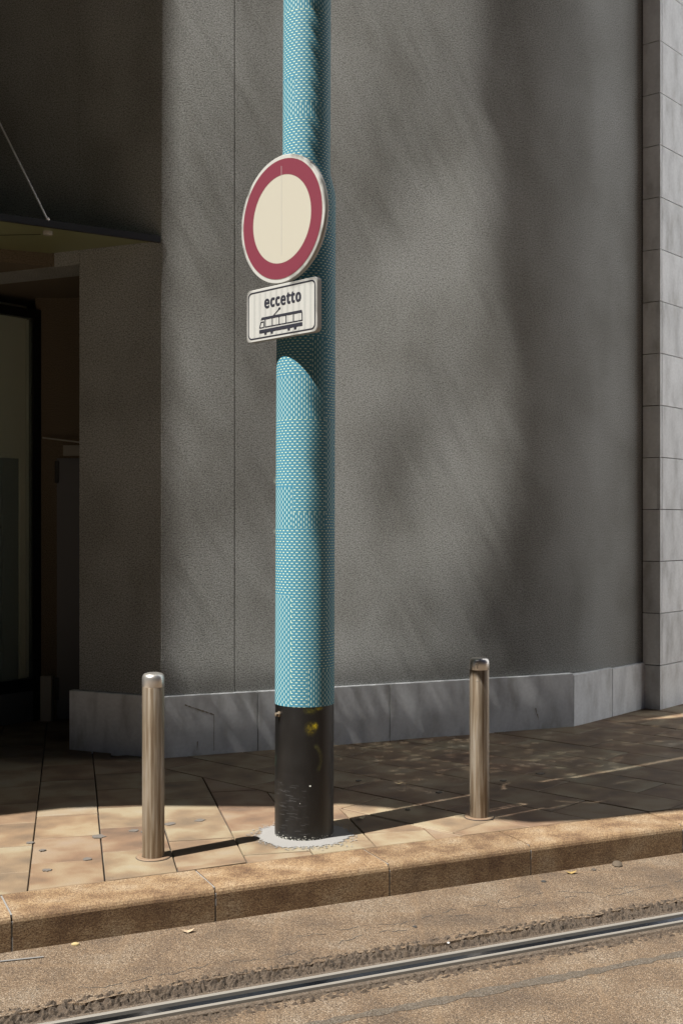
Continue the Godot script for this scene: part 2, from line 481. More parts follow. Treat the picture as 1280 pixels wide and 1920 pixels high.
func build_road() -> void:
	var road := Node3D.new()
	road.name = "road"
	road.set_meta("kind", "structure")
	add_child(road)
	var f := street_frame(4.29, -KERB_DROP)                      # the rail's middle line
	var n := FastNoiseLite.new()
	n.seed = 9
	n.frequency = 1.4
	n.fractal_octaves = 4
	# asphalt on both sides, its edges along the rail broken
	for side in [-1, 1]:
		var st := st_new()
		var far: float = 0.76 if side > 0 else 45.0
		var prev := Vector2.ZERO
		var count := 320
		for i in count + 1:
			var x := lerpf(-4.0, 5.0, float(i) / count)
			var edge: float = side * (0.150 + 0.030 * n.get_noise_1d(x * 3.0 + side * 40.0) + 0.014 * n.get_noise_1d(x * 26.0 + side * 9.0))
			if i > 0:
				var a := f * Vector3(prev.x, prev.y, 0)
				var b := f * Vector3(x, edge, 0)
				quad(st, a, b, f * Vector3(x, side * far, 0), f * Vector3(prev.x, side * far, 0), Vector3.UP)
				quad(st, a, b, b - Vector3(0, 0.06, 0), a - Vector3(0, 0.06, 0), f.basis.y * -side)
			prev = Vector2(x, edge)
		for e in [[-60.0, -4.0], [5.0, 60.0]]:
			quad(st, f * Vector3(e[0], side * 0.150, 0), f * Vector3(e[1], side * 0.150, 0), f * Vector3(e[1], side * far, 0), f * Vector3(e[0], side * far, 0), Vector3.UP)
		obj("asphalt", st, M.road, road)
	# crumbled stuff between asphalt and rail
	for side in [-1, 1]:
		var st := st_new()
		var rows := 20
		var count := 1100
		var hn := FastNoiseLite.new()
		hn.seed = 12 + side
		hn.frequency = 34.0
		hn.fractal_octaves = 3
		var at := func(i: int, j: int) -> Vector3:
			var x := lerpf(-4.0, 5.0, float(i) / count)
			var y: float = side * lerpf(0.075, 0.200, float(j) / rows)
			var lump := hn.get_noise_2d(x, y)
			var base := -0.022 + 0.022 * smoothstep(0.085, 0.17, absf(y) - 0.03 * n.get_noise_1d(x * 2.2 + side * 17.0))
			return f * Vector3(x, y, base + 0.020 * lump - (0.010 if absf(y) > 0.185 else 0.0))
		for i in count:
			for j in rows:
				quad(st, at.call(i, j), at.call(i + 1, j), at.call(i + 1, j + 1), at.call(i, j + 1), Vector3.UP)
		var rb := obj("crumbled_edge", st, M.rubble, road)
		rb.set_meta("kind", "stuff")
	var bed := st_new()
	box(bed, f, Vector3(-60, -0.3, -0.3), Vector3(60, 0.3, -0.045))
	obj("rail_bed", bed, M.rubble, road)
	# a poured line of tar
	var tar := st_new()
	var g := street_frame(3.90, -KERB_DROP)
	var last := []
	for i in 260:
		var x := lerpf(-2.5, 4.0, i / 259.0)
		var wob := 0.008 * n.get_noise_1d(x * 1.5 + 90.0)
		var wide := 0.024 + 0.018 * n.get_noise_1d(x * 7.0 + 200.0)
		var on := n.get_noise_1d(x * 3.0 + 300.0) > -0.5
		if on and last.size():
			quad(tar, g * Vector3(last[0], last[1] - last[2], 0.0012), g * Vector3(x, wob - wide, 0.0012), g * Vector3(x, wob + wide, 0.0012), g * Vector3(last[0], last[1] + last[2], 0.0012), Vector3.UP)
		last = [x, wob, wide] if on else []
	obj("tar_seal", tar, M.tar, road)
	# cracks in the far strip
	for c in [[4.62, 31, -1.2, 0.3], [4.78, 33, -0.2, 1.5], [4.70, 35, 0.5, 2.4]]:
		var ck := st_new()
		var cf := street_frame(c[0], -KERB_DROP)
		var p := Vector2(c[2], 0)
		for i in 120:
			var x := lerpf(c[2], c[3], i / 119.0)
			var q := Vector2(x, 0.09 * n.get_noise_1d(x * 1.1 + c[1]) + 0.02 * n.get_noise_1d(x * 14.0 + c[1]))
			if i > 0 and n.get_noise_1d(x * 5.0 + c[1] * 3) > -0.1:
				quad(ck, cf * Vector3(p.x, p.y - 0.002, 0.0010), cf * Vector3(q.x, q.y - 0.002, 0.0010), cf * Vector3(q.x, q.y + 0.002, 0.0010), cf * Vector3(p.x, p.y + 0.002, 0.0010), Vector3.UP)
			p = q
		obj("crack", ck, M.dark_line, road)
	# the grooved rail
	var rail := thing("tram_rail", "grooved steel tram rail with polished dark strip sunk in the road", "rail")
	for part in [["filler", -0.080, -0.052, -0.016, M.filler], ["running_edge", -0.051, -0.036, -0.004, M.rail_worn], ["rail_head", -0.035, 0.0, -0.006, M.rail_head], ["groove", 0.001, 0.030, -0.032, M.rail_dark],
			["guard_lip", 0.031, 0.048, -0.005, M.rail_worn], ["filler", 0.049, 0.086, -0.013, M.filler]]:
		var st := st_new()
		solid(st, rect(-60, part[1], 60, part[2]), f, -0.10, part[3], 0.003 if part[0] != "groove" else 0.0)
		obj(part[0], st, part[4], rail)

func build_kerb() -> void:
	var kerb := Node3D.new()
	kerb.name = "kerb"
	kerb.set_meta("kind", "structure")
	add_child(kerb)
	# back top edge at depth 5.41, face at 5.102; along-street places of the joints
	var f := street_frame(5.102, 0)
	var joints := [-5.25, -4.42, -3.6, -2.78, -2.0, -1.395, -0.573, 0.235, 0.977, 1.88, 2.72, 3.55, 4.4, 5.2]
	var back := 0.28
	var off := 0.0                                            # the frame's x of the world's x = 0 on this line
	for i in joints.size() - 1:
		var a: float = joints[i] - off + 0.0045
		var b: float = joints[i + 1] - off - 0.0045
		var st := st_new()
		# section: rounded front arris
		var sec := [Vector2(0, -0.3), Vector2(0, -0.028), Vector2(0.003, -0.017), Vector2(0.010, -0.007), Vector2(0.021, -0.001), Vector2(0.034, 0.001), Vector2(back - 0.005, 0.001), Vector2(back - 0.002, -0.003), Vector2(back - 0.002, -0.3)]
		for k in sec.size() - 1:
			var p: Vector2 = sec[k]
			var q: Vector2 = sec[k + 1]
			var o := f.basis * Vector3(0, -(q.y - p.y), q.x - p.x)
			quad(st, f * Vector3(a, p.x, p.y), f * Vector3(b, p.x, p.y), f * Vector3(b, q.x, q.y), f * Vector3(a, q.x, q.y), o)
		for e in [[a, -1.0], [b, 1.0]]:
			for k in range(1, sec.size() - 1):
				tri(st, f * Vector3(e[0], sec[0].x, sec[0].y), f * Vector3(e[0], sec[k].x, sec[k].y), f * Vector3(e[0], sec[k + 1].x, sec[k + 1].y), f.basis.x * e[1])
		obj("kerbstone", st, M["kerb%d" % [0, 1, 2, 1, 0, 2, 0, 1, 2, 0, 1, 2, 0][i]], kerb)
		var jt := st_new()
		var r := RandomNumberGenerator.new()
		r.seed = i
		var y := -0.14
		while y < -0.03:
			var hgt := r.randf_range(0.012, 0.03)
			box(jt, f, Vector3(b - 0.002, 0.0005 + r.randf_range(0.0, 0.003), y), Vector3(b + 0.011, 0.02, minf(y + hgt, -0.02)))
			y += hgt
		box(jt, f, Vector3(b - 0.002, 0.02, -0.05), Vector3(b + 0.011, back - 0.006, -0.0035))
		obj("mortar_joint", jt, M.mortar, kerb)
	for e in [[-60.0, -5.26], [5.21, 60.0]]:
		var st := st_new()
		solid(st, rect(e[0], 0, e[1], back - 0.002), f, -0.3, 0.0, 0.02)
		obj("kerb_run", st, M.kerb0, kerb)
	var st := st_new()
	box(st, f, Vector3(-60, back - 0.001, -0.3), Vector3(60, back + 0.012, -0.007))
	obj("mortar_joint", st, M.bed, kerb)

func build_pavement() -> void:
	var pave := Node3D.new()
	pave.name = "pavement"
	pave.set_meta("kind", "structure")
	add_child(pave)
	var kf := street_frame(5.102, 0)
	var st := st_new()
	box(st, kf, Vector3(-60, 0.292, -0.3), Vector3(60, 16, -0.013))
	obj("mortar_bed", st, M.bed, pave)
	var f := frame(Vector3.ZERO, Vector3.RIGHT, Vector3.FORWARD)
	# the paved ground in plan (x, depth): front edge along the kerb, cut in two by a line from the building's corner to the kerb
	var front := func(x: float) -> Vector2: return Vector2(x, 5.4165 + KERB_SLOPE * x)
	var cut_a := Vector2(-1.5, 7.64)
	var cut_b := Vector2(0.62, 5.615)
	cut_b = front.call(0.575)
	var left := PackedVector2Array([front.call(-3.4), cut_b, cut_a, Vector2(-1.7, 9.2), Vector2(-3.4, 9.2)])
	var right := PackedVector2Array([cut_b, front.call(5.0), Vector2(5.0, 11.9), Vector2(3.2, 11.0), Vector2(1.9, 9.4), cut_a])
	var count := 0
	for zone in [[left, Vector2(-0.225, 0.974), 0.313, 0.43, Vector2(-1.0035, 4.98), 0.118], [right, Vector2(-0.735, 0.678), 0.345, 0.74, Vector2(0.0, 6.239), 0.31]]:
		var along: Vector2 = zone[1]
		var across := Vector2(along.y, -along.x)
		var poly: PackedVector2Array = zone[0]
		for i in range(-16, 17):
			for j in range(-12, 13):
				var sx: float = i * zone[2]
				var wob := rng.randf_range(-0.02, 0.02)
				var sy: float = j * zone[3] + fposmod(i * zone[5], zone[3])
				var c := PackedVector2Array()
				for q in [[0.0, 0.0], [zone[2], 0.0], [zone[2], zone[3]], [0.0, zone[3]]]:
					c.append(zone[4] + across * (sx + q[0]) + along * (sy + q[1] + 0.02 * sin(i * 5.1 + (j + q[1]) * 3.3) * 0.0 + wob * 0.0))
				for piece in Geometry2D.intersect_polygons(c, poly):
					var ccw: PackedVector2Array = piece.duplicate()
					if Geometry2D.is_polygon_clockwise(ccw):
						ccw.reverse()
					var cleaned := PackedVector2Array()
					for k in ccw.size():
						if ccw[k].distance_to(ccw[(k + 1) % ccw.size()]) > 0.012:
							cleaned.append(ccw[k])
					if cleaned.size() < 3 or count >= 298:
						continue
					var small := inset(cleaned, rng.randf_range(0.0022, 0.0045))
					var s := st_new()
					solid(s, small, f, -0.05, rng.randf_range(-0.002, 0.0008), 0.0025)
					if s.commit().get_surface_count() == 0:
						continue
					obj("paving_slab", s, M["slab%d" % rng.randi_range(0, 5)], pave)
					count += 1
	# dark blots of old gum and oil
	for b in [[-1.17, 5.66, 0.034], [-1.38, 5.42, 0.016], [-1.02, 5.77, 0.024], [-0.965, 5.75, 0.018], [-1.28, 5.11, 0.02], [-1.14, 5.28, 0.022], [-0.72, 5.97, 0.028], [-0.86, 5.90, 0.03], [-1.47, 5.55, 0.02],
			[0.55, 6.6, 0.02], [0.95, 6.9, 0.02], [0.35, 6.2, 0.014], [1.2, 7.1, 0.025], [0.1, 6.9, 0.016], [-0.35, 5.75, 0.012]]:
		var p := PackedVector2Array()
		for k in 14:
			p.append(Vector2(b[0], b[1]) + Vector2(cos(TAU * k / 14), sin(TAU * k / 14)) * b[2] * rng.randf_range(0.7, 1.15))
		var s := st_new()
		solid(s, p, f, -0.001, 0.0032 + rng.randf() * 0.0006)
		obj("gum_stain", s, M.stain, pave)

# the building: its long face runs from CORNER along WALL_ALONG, a short face returns to the left, a third bends away at the right
const CORNER := Vector3(-1.16, 0, -7.572)
const BEND := Vector3(1.734, 0, -8.771)
const BEND_END := Vector3(2.489, 0, -9.64)
const PIER_CORNER := Vector3(2.593, 0, -9.557)
const RETURN_END := Vector3(-1.825, 0, -7.873)
const TOP := 9.0

func wall_frame(a: Vector3, b: Vector3, inward: float) -> Transform3D:
	var x := (b - a).normalized()
	var f := frame(a, x, Vector3.UP)
	f.origin -= f.basis.z * inward
	return f

func build_building() -> void:
	var b := thing("office_building", "dark grey plastered corner building with pale stone plinth and recessed entrance", "building")
	var ins := 0.03
	var fa := wall_frame(CORNER, BEND, ins)
	var fr := wall_frame(RETURN_END, CORNER, ins)
	var fc := wall_frame(BEND, BEND_END, ins)
	var la := CORNER.distance_to(BEND)
	var lr := RETURN_END.distance_to(CORNER)
	var lc := BEND.distance_to(BEND_END)
	# where the plaster planes meet
	var ca := ins * tan((fa.basis.x.angle_to(fr.basis.x)) / 2.0)
	var cb := ins * tan((fa.basis.x.angle_to(fc.basis.x)) / 2.0)
	for w in [[fa, ca, 0.5005, 0.004]]:
		var pst := st_new()
		solid(pst, rect(w[1], -0.2, w[2], TOP), w[0], -0.30, 0.0, w[3])
		obj("wall_panel", pst, M.plaster, b)
	# the long panel sweeps round the bend in one smooth curve
	var path := [[fa * Vector3(0.5045, 0, 0), fa.basis.z], [fa * Vector3(la - cb - 0.40, 0, 0), fa.basis.z]]
	var turn := fa.basis.x.angle_to(fc.basis.x)
	var radius := 0.40 / tan(turn / 2.0)
	var hub := fa * Vector3(la - cb - 0.40, 0, -radius)
	for i in range(1, 13):
		var nn := fa.basis.z.rotated(Vector3.UP, turn * i / 12.0)
		path.append([hub + nn * radius, nn])
	path.append([fc * Vector3(lc + 0.02, 0, 0), fc.basis.z])
	var cst := st_new()
	for i in path.size() - 1:
		var p0: Vector3 = path[i][0]
		var p1: Vector3 = path[i + 1][0]
		var y0 := Vector3(0, -0.2, 0)
		var y1 := Vector3(0, TOP, 0)
		for v in [[p0 + y0, i], [p1 + y1, i + 1], [p1 + y0, i + 1], [p0 + y0, i], [p0 + y1, i], [p1 + y1, i + 1]]:
			cst.set_normal(path[v[1]][1])
			cst.add_vertex(v[0])
		var i0: Vector3 = p0 - path[i][1] * 0.3
		var i1: Vector3 = p1 - path[i + 1][1] * 0.3
		quad(cst, i0 + y0, i1 + y0, i1 + y1, i0 + y1, -path[i][1])
		quad(cst, p0 + y1, p1 + y1, i1 + y1, i0 + y1, Vector3.UP)
	var e0: Vector3 = path[0][0]
	quad(cst, e0 - Vector3(0, 0.2, 0), e0 + Vector3(0, TOP, 0), e0 - fa.basis.z * 0.3 + Vector3(0, TOP, 0), e0 - fa.basis.z * 0.3 - Vector3(0, 0.2, 0), -fa.basis.x)
	obj("wall_panel", cst, M.plaster, b)
	var back := st_new()
	box(back, fa, Vector3(0.49, -0.2, -0.30), Vector3(0.515, TOP, -0.012))
	obj("wall_joint", back, M.joint, b)
	# return wall with the entrance cut out of it
	var st := st_new()
	solid(st, rect(0.062, -0.2, lr - ca, TOP), fr, -0.30, 0.0)
	obj("wall_panel", st, M.plaster, b)
	st = st_new()
	solid(st, rect(-3.2, 3.255, 0.0605, TOP), fr, -0.30, 0.0)
	obj("wall_panel", st, M.plaster, b)
	# recess: back wall, ceiling
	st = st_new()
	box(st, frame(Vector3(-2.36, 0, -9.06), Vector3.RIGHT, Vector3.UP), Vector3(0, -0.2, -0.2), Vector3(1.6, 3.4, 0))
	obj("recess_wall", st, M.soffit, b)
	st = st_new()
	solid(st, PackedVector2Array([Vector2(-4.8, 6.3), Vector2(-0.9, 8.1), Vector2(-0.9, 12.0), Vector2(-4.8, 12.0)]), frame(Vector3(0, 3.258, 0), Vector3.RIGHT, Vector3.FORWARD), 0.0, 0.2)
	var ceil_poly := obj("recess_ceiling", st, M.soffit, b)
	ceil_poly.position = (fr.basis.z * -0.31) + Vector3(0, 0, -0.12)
	# plinth
	var plinth := Node3D.new()
	plinth.name = "plinth"
	b.add_child(plinth)
	var k := 0
	for run in [[wall_frame(RETURN_END, CORNER, 0.0), [0.0, lr]], [wall_frame(CORNER, BEND, 0.0), [0.0, 0.652, 1.62, 2.40, la]], [wall_frame(BEND, BEND_END, 0.0), [0.0, 0.60, lc]]]:
		var f: Transform3D = run[0]
		var cuts: Array = run[1]
		for i in cuts.size() - 1:
			var s := st_new()
			var first: float = cuts[i] + (0.0 if i == 0 and k < 2 else 0.002)
			var to: float = cuts[i + 1] - (0.0025 if k > 0 else 0.001)
			var hgt := 0.396 if run[0].origin.is_equal_approx(CORNER) or k == 0 else 0.384 - 0.008 * i
			solid(s, rect(first, -0.1, to, hgt), f, -0.055, 0.0, 0.0035)
			obj("plinth_stone", s, M["stone%d" % ((k * 2 + i) % 3)], plinth)
			k += 1
	st = st_new()
	box(st, wall_frame(CORNER, BEND, 0.0), Vector3(0.05, -0.1, -0.06), Vector3(la - 0.05, 0.36, -0.02))
	obj("plinth_joint", st, M.joint, plinth)
	# a brown scrape on the second stone: a slanting smear that runs out into a drip
	st = st_new()
	var pf := wall_frame(CORNER, BEND, 0.0)
	var r := RandomNumberGenerator.new()
	r.seed = 12
	var prev := Vector2(0.155, 0.335)
	for i in 26:
		var t := (i + 1) / 26.0
		var q := Vector2(0.155 + 0.195 * t, 0.335 - 0.075 * t)
		var wd := 0.002 + 0.004 * r.randf()
		quad(st, pf * v3(prev + Vector2(0, wd), 0.0015), pf * v3(q + Vector2(0, wd), 0.0015), pf * v3(q - Vector2(0, wd), 0.0015), pf * v3(prev - Vector2(0, wd), 0.0015), pf.basis.z)
		prev = q
	for i in 14:
		var q := prev + Vector2(0.0004 * sin(i * 0.7), -0.017)
		quad(st, pf * v3(prev - Vector2(0.0018, 0), 0.0015), pf * v3(prev + Vector2(0.0018, 0), 0.0015), pf * v3(q + Vector2(0.0012, 0), 0.0015), pf * v3(q - Vector2(0.0012, 0), 0.0015), pf.basis.z)
		prev = q
	obj("scrape_mark", st, M.stone_mark, plinth)
	for mrk in [[2.80, 0.155, 0.012, -0.05], [0.24, 0.09, -0.004, -0.06], [2.815, 0.11, 0.01, -0.04]]:
		st = st_new()
		var p0 := Vector2(mrk[0], mrk[1])
		var p1 := p0 + Vector2(mrk[2], mrk[3])
		quad(st, pf * v3(p0 - Vector2(0.005, 0), 0.0015), pf * v3(p0 + Vector2(0.004, 0.004), 0.0015), pf * v3(p1 + Vector2(0.001, 0), 0.0015), pf * v3(p1, 0.0015), pf.basis.z)
		obj("scrape_mark", st, M.stone_mark, plinth)
	# stone pier
	var pier := Node3D.new()
	pier.name = "stone_pier"
	b.add_child(pier)
	var fl := wall_frame(BEND_END, PIER_CORNER, 0.0)
	var side := (BEND_END - BEND).normalized()
	var fp := frame(PIER_CORNER, side, Vector3.UP)
	var wl := BEND_END.distance_to(PIER_CORNER)
	st = st_new()
	box(st, fp, Vector3(0.018, -0.2, -0.6), Vector3(6.0, TOP, -0.03))
	box(st, fl, Vector3(-0.2, -0.2, -0.3), Vector3(wl - 0.02, TOP, -0.026))
	obj("pier_core", st, M.joint, pier)
	for i in 21:
		var y0 := 0.362 + (i - 1) * 0.4247 if i > 0 else -0.1
		var y1 := 0.362 + i * 0.4247 - 0.006
		var s := st_new()
		solid(s, rect(-0.02, y0, wl - 0.012, y1), fl, -0.028, rng.randf_range(-0.002, 0.0), 0.002)
		obj("cladding_panel", s, M["stone%d" % rng.randi_range(0, 2)], pier)
		s = st_new()
		solid(s, rect(0.012, y0, 0.034, y1), fp, -0.032, -0.002, 0.002)
		solid(s, rect(-0.0, y0, 0.011, y1), fp, -0.03, 0.0, 0.0)
		obj("cladding_panel", s, M["stone%d" % rng.randi_range(1, 2)], pier)
		for j in 4:
			s = st_new()
			solid(s, rect(0.036 + j * 1.2, y0, 0.036 + (j + 1) * 1.2 - 0.006, y1), fp, -0.029, rng.randf_range(-0.002, 0.0), 0.002)
			obj("cladding_panel", s, M["stone%d" % rng.randi_range(0, 1)], pier)
	# the rest of the block: a long side along the street at the left, the roof
	st = st_new()
	box(st, wall_frame(Vector3(-24, 0, 1.1), Vector3(-3.6, 0, -8.2), 0.0), Vector3(0, -0.2, -0.3), Vector3(22.0, TOP, 0))
	obj("wall_panel", st, M.plaster, b)
	st = st_new()
	solid(st, PackedVector2Array([Vector2(-24, -1.0), Vector2(-3.9, 8.2), Vector2(-1.9, 8.0), Vector2(-1.2, 7.75), Vector2(1.7, 8.95), Vector2(2.5, 9.9), Vector2(6.4, 14.2), Vector2(-8, 24), Vector2(-30, 12)]), frame(Vector3(0, TOP, 0), Vector3.RIGHT, Vector3.FORWARD), 0.0, 0.3)
	obj("roof", st, M.plaster, b)
	build_entrance(b, fr)
	# unseen, placed behind the viewer: a tall block shuts off the low sky
	var o := thing("unseen_opposite_block", "unseen tall dark block behind the viewer that shuts off the low sky", "building")
	st = st_new()
	box(st, street_frame(-6.0, -KERB_DROP), Vector3(-40, -12, -0.2), Vector3(7, 0, 18))
	obj("unseen_facade", st, M.far_wall, o)
	var w := thing("added_pale_building", "added pale building out of view at the right that bounces sun onto the pier", "building")
	st = st_new()  # added out of view at the right to bounce sun onto the pier
	box(st, wall_frame(Vector3(8.4, 0, -18.0), Vector3(9.3, 0, -7.0), 0.0), Vector3(0, -0.2, -8), Vector3(11.0, 26, 0))
	obj("unseen_facade", st, M.grey_wall, w)

func build_entrance(b: Node3D, fr: Transform3D) -> void:
	# glazed screen that closes the recess on the left
	var scr := Node3D.new()
	scr.name = "glazed_screen"
	b.add_child(scr)
	var g0 := Vector3(-3.75, 0, -7.32)
	var g1 := Vector3(-2.315, 0, -9.055)
	var f := wall_frame(g0, g1, 0.0)
	var l := g0.distance_to(g1)
	var st := st_new()
	box(st, f, Vector3(l - 0.07, 0.0, -0.06), Vector3(l, 3.16, 0.0))
	box(st, f, Vector3(0, 3.09, -0.06), Vector3(l - 0.0705, 3.16, 0.0))
	box(st, f, Vector3(0, 0.235, -0.06), Vector3(l - 0.0705, 0.33, 0.0))
	obj("frame", st, M.black, scr)
	st = st_new()
	box(st, f, Vector3(0, 0.0, -0.05), Vector3(l - 0.0705, 0.234, -0.004))
	obj("bottom_rail", st, M.door, scr)
	st = st_new()
	box(st, f, Vector3(0.0, 0.331, -0.034), Vector3(l - 0.071, 3.089, -0.026))
	obj("pane", st, M.glass, scr)
	# what stands behind the glass
	st = st_new()
	box(st, f, Vector3(l - 0.069, 0.331, -0.105), Vector3(l - 0.055, 3.089, -0.061))
	obj("jamb", st, M.lobby, scr)
	st = st_new()
	solid(st, PackedVector2Array([Vector2(-0.4, 2.02), Vector2(l - 0.115, 2.02), Vector2(l - 0.115, 0.0), Vector2(l - 0.054, 0.0), Vector2(l - 0.054, 3.2), Vector2(-0.4, 3.2)]), f, -0.17, -0.106)
	obj("lobby_panel", st, M.olive, scr)
	for e in [[-0.4, l - 0.26], [l - 0.254, l - 0.116]]:
		st = st_new()
		box(st, f, Vector3(e[0], 0.0, -0.17), Vector3(e[1], 2.018, -0.125))
		obj("lobby_door", st, M.door, scr)
	st = st_new()
	box(st, f, Vector3(l - 0.39, 1.02, -0.124), Vector3(l - 0.345, 1.22, -0.09))
	obj("door_handle", st, M.black, scr)
	st = st_new()
	box(st, f, Vector3(-0.6, 0.0, -1.2), Vector3(l + 0.7, 3.3, -0.45))
	obj("lobby_back", st, M.door, scr)
	st = st_new()
	box(st, f, Vector3(l - 0.62, 1.08, -0.35), Vector3(l - 0.56, 1.32, -0.31))
	obj("door_handle", st, M.black, scr)
	# service door in the recess wall
	var door := Node3D.new()
	door.name = "service_door"
	b.add_child(door)
	var df := frame(Vector3(-2.19, 0, -9.06), Vector3.RIGHT, Vector3.UP)
	st = st_new()
	box(st, df, Vector3(0.0, 0.012, 0.0), Vector3(0.75, 2.02, 0.018))
	obj("leaf", st, M.door, door)
	st = st_new()
	box(st, df, Vector3(0.05, 2.04, 0.0), Vector3(0.85, 2.12, 0.03))
	obj("head_trim", st, M.door_trim, door)
	for y in [1.83, 0.16]:
		st = st_new()
		box(st, df, Vector3(-0.012, y, 0.0), Vector3(0.012, y + 0.17, 0.035))
		obj("hinge", st, M.black, door)
	st = st_new()
	tube(st, df * Vector3(-0.1, 2.175, 0.06), df * Vector3(0.30, 2.125, 0.10), 0.006)
	tube(st, df * Vector3(0.24, 2.13, 0.09), df * Vector3(0.24, 2.09, 0.09), 0.012)
	obj("closer_arm", st, M.box_grey, door)
	st = st_new()
	box(st, df, Vector3(-0.115, 0.0, 0.02), Vector3(-0.03, 0.345, 0.07))
	obj("guard_post", st, M.box_grey, b)
	# canopy over the entrance: a thin greenish sheet fixed at the corner, edge running out to the left
	var can := Node3D.new()
	can.name = "canopy"
	b.add_child(can)
	var y := 3.345
	var cf := frame(Vector3(0, y, 0), Vector3.RIGHT, Vector3.FORWARD)
	var tip := Vector2(-1.175, 7.60)
	var out := Vector2(-4.4, 5.57)
	var inner := Vector2(-4.4, 9.02)
	st = st_new()
	solid(st, PackedVector2Array([tip, out, inner]), cf, 0.0, 0.012)
	obj("glass_sheet", st, M.canopy, can)
	st = st_new()
	var d := (out - tip).normalized()
	var nn := Vector2(-d.y, d.x)
	solid(st, PackedVector2Array([tip + nn * 0.013, out + nn * 0.013, out + nn * 0.002, tip + nn * 0.002]), cf, -0.012, 0.03)
	solid(st, PackedVector2Array([tip - nn * 0.013, out - nn * 0.013, out - nn * 0.002, tip - nn * 0.002]), cf, -0.012, 0.03)
	obj("edge_trim", st, M.canopy_edge, can)
	st = st_new()
	var jn := Vector2(-1.9, 7.42)
	solid(st, PackedVector2Array([jn, jn + Vector2(-1.2, 0.10), jn + Vector2(-1.2, 0.107), jn + Vector2(0, 0.007)]), cf, -0.003, 0.0005)
	obj("sheet_joint", st, M.canopy_edge, can)
	st = st_new()
	lathe(st, [[0.001, -0.022], [0.028, -0.02], [0.03, -0.014], [0.03, 0.0]], 20)
	var lamp := obj("downlight", st, M.box_grey, can)
	lamp.position = Vector3(-1.84, y, -7.36)
	st = st_new()
	tube(st, Vector3(-1.80, y + 0.03, -7.205), Vector3(-2.62, 4.78, -8.25), 0.006, 8)
	obj("tie_rod", st, M.rod, can)
	st = st_new()
	lathe(st, [[0.001, 0.0], [0.012, 0.004], [0.012, 0.02], [0.001, 0.03]], 12)
	obj("rod_socket", st, M.rod, can).position = Vector3(-1.80, y + 0.02, -7.205)

func build_pole() -> void:
	var p := thing("lamp_post", "tall round post wrapped in blue dashed foil above a black foot", "post", Vector3(-0.181, 0, -5.691))
	p.rotation.z = -0.0036
	var seg := 64
	var st := st_new()
	lathe(st, [[0.1425, -0.05], [0.1425, 0.646]], seg, true, true, Vector2(0, 0.646))
	obj("black_foot", st, base_material(), p)
	var foil := wrap_material()
	st = st_new()
	lathe(st, [[0.1435, 0.642], [0.1432, 1.2], [0.1425, 2.2], [0.142, 3.08], [0.139, 3.115], [0.124, 3.175], [0.1165, 3.20], [0.1155, 3.25], [0.115, 4.4]], seg, false, false, Vector2(0.64, 4.4), 0.137)
	obj("foil_sleeve", st, foil, p)
	st = st_new()
	lathe(st, [[0.1148, 4.39], [0.108, 7.5]], seg)
	obj("upper_shaft", st, M.alu, p)
	st = st_new()
	lathe(st, [[0.014, 0.0], [0.014, 0.006], [0.009, 0.008], [0.009, 0.022], [0.001, 0.024]], 6)
	var bolt := obj("bolt", st, M.steel, p)
	var dir := Vector3(-0.83, 0, 0.56).normalized()
	bolt.transform = Transform3D(Basis(dir.cross(Vector3.UP).normalized(), dir, dir.cross(Vector3.UP).normalized().cross(dir)), dir * 0.142 + Vector3(0, 0.60, 0))
	# curled slivers of loose foil on the left edge
	for y in [1.705, 1.46, 2.42]:
		st = st_new()
		var c := Vector3(-0.142, y, 0.01)
		quad(st, c, c + Vector3(-0.010, 0.006, 0.006), c + Vector3(-0.012, 0.014, 0.006), c + Vector3(0, 0.03, 0), Vector3(-0.3, 0, 1))
		obj("loose_sliver", st, M.sign_cream, p)
	# mortar poured round the foot
	var collar := Node3D.new()
	collar.name = "mortar_collar"
	collar.set_meta("kind", "structure")
	add_child(collar)
	collar.position = Vector3(-0.181, 0, -5.691)
	var r := RandomNumberGenerator.new()
	r.seed = 5
	var n := FastNoiseLite.new()
	n.seed = 6
	n.frequency = 0.9
	n.fractal_octaves = 5
	st = st_new()
	var k := 220
	for i in k:
		var v := []
		for e in [i, i + 1]:
			var a: float = TAU * e / k
			var ragged := 0.222 + 0.03 * n.get_noise_2d(cos(a) * 2.0, sin(a) * 2.0) + 0.022 * n.get_noise_2d(cos(a) * 26.0, sin(a) * 26.0)
			var o := Vector3(sin(a), 0, cos(a))
			v.append([o * 0.13 + Vector3(0, 0.012, 0), o * 0.188 + Vector3(0, 0.007, 0), o * ragged + Vector3(0, 0.0035, 0), o * ragged + Vector3(0, -0.01, 0)])
		for q in 3:
			quad(st, v[0][q], v[1][q], v[1][q + 1], v[0][q + 1], Vector3.UP)
	obj("mortar_ring", st, M.mortar, collar)
	st = st_new()
	for i in 420:
		var a := r.randf() * TAU
		var d := 0.215 + absf(r.randfn(0.0, 0.035))
		var s := r.randf_range(0.0015, 0.0055)
		var o := Vector3(sin(a) * d, 0.0042, cos(a) * d)
		var t := r.randf() * TAU
		var e1 := Vector3(cos(t), 0, sin(t)) * s * r.randf_range(1.0, 2.6)
		var e2 := Vector3(-sin(t), 0, cos(t)) * s
		quad(st, o + e1, o + e2, o - e1, o - e2, Vector3.UP)
	var sp := obj("mortar_splatter", st, M.mortar, collar)
	sp.set_meta("kind", "stuff")

const SIGN_TURN := 46.0

func sign_frame(shift: float, y: float) -> Transform3D:
	var a := deg_to_rad(SIGN_TURN)
	var x := Vector3(cos(a), 0, sin(a))
	var nrm := Vector3(-sin(a), 0, cos(a))
	return frame(Vector3(-0.175, y, -5.691) + nrm * 0.192 + x * shift, x, Vector3.UP)

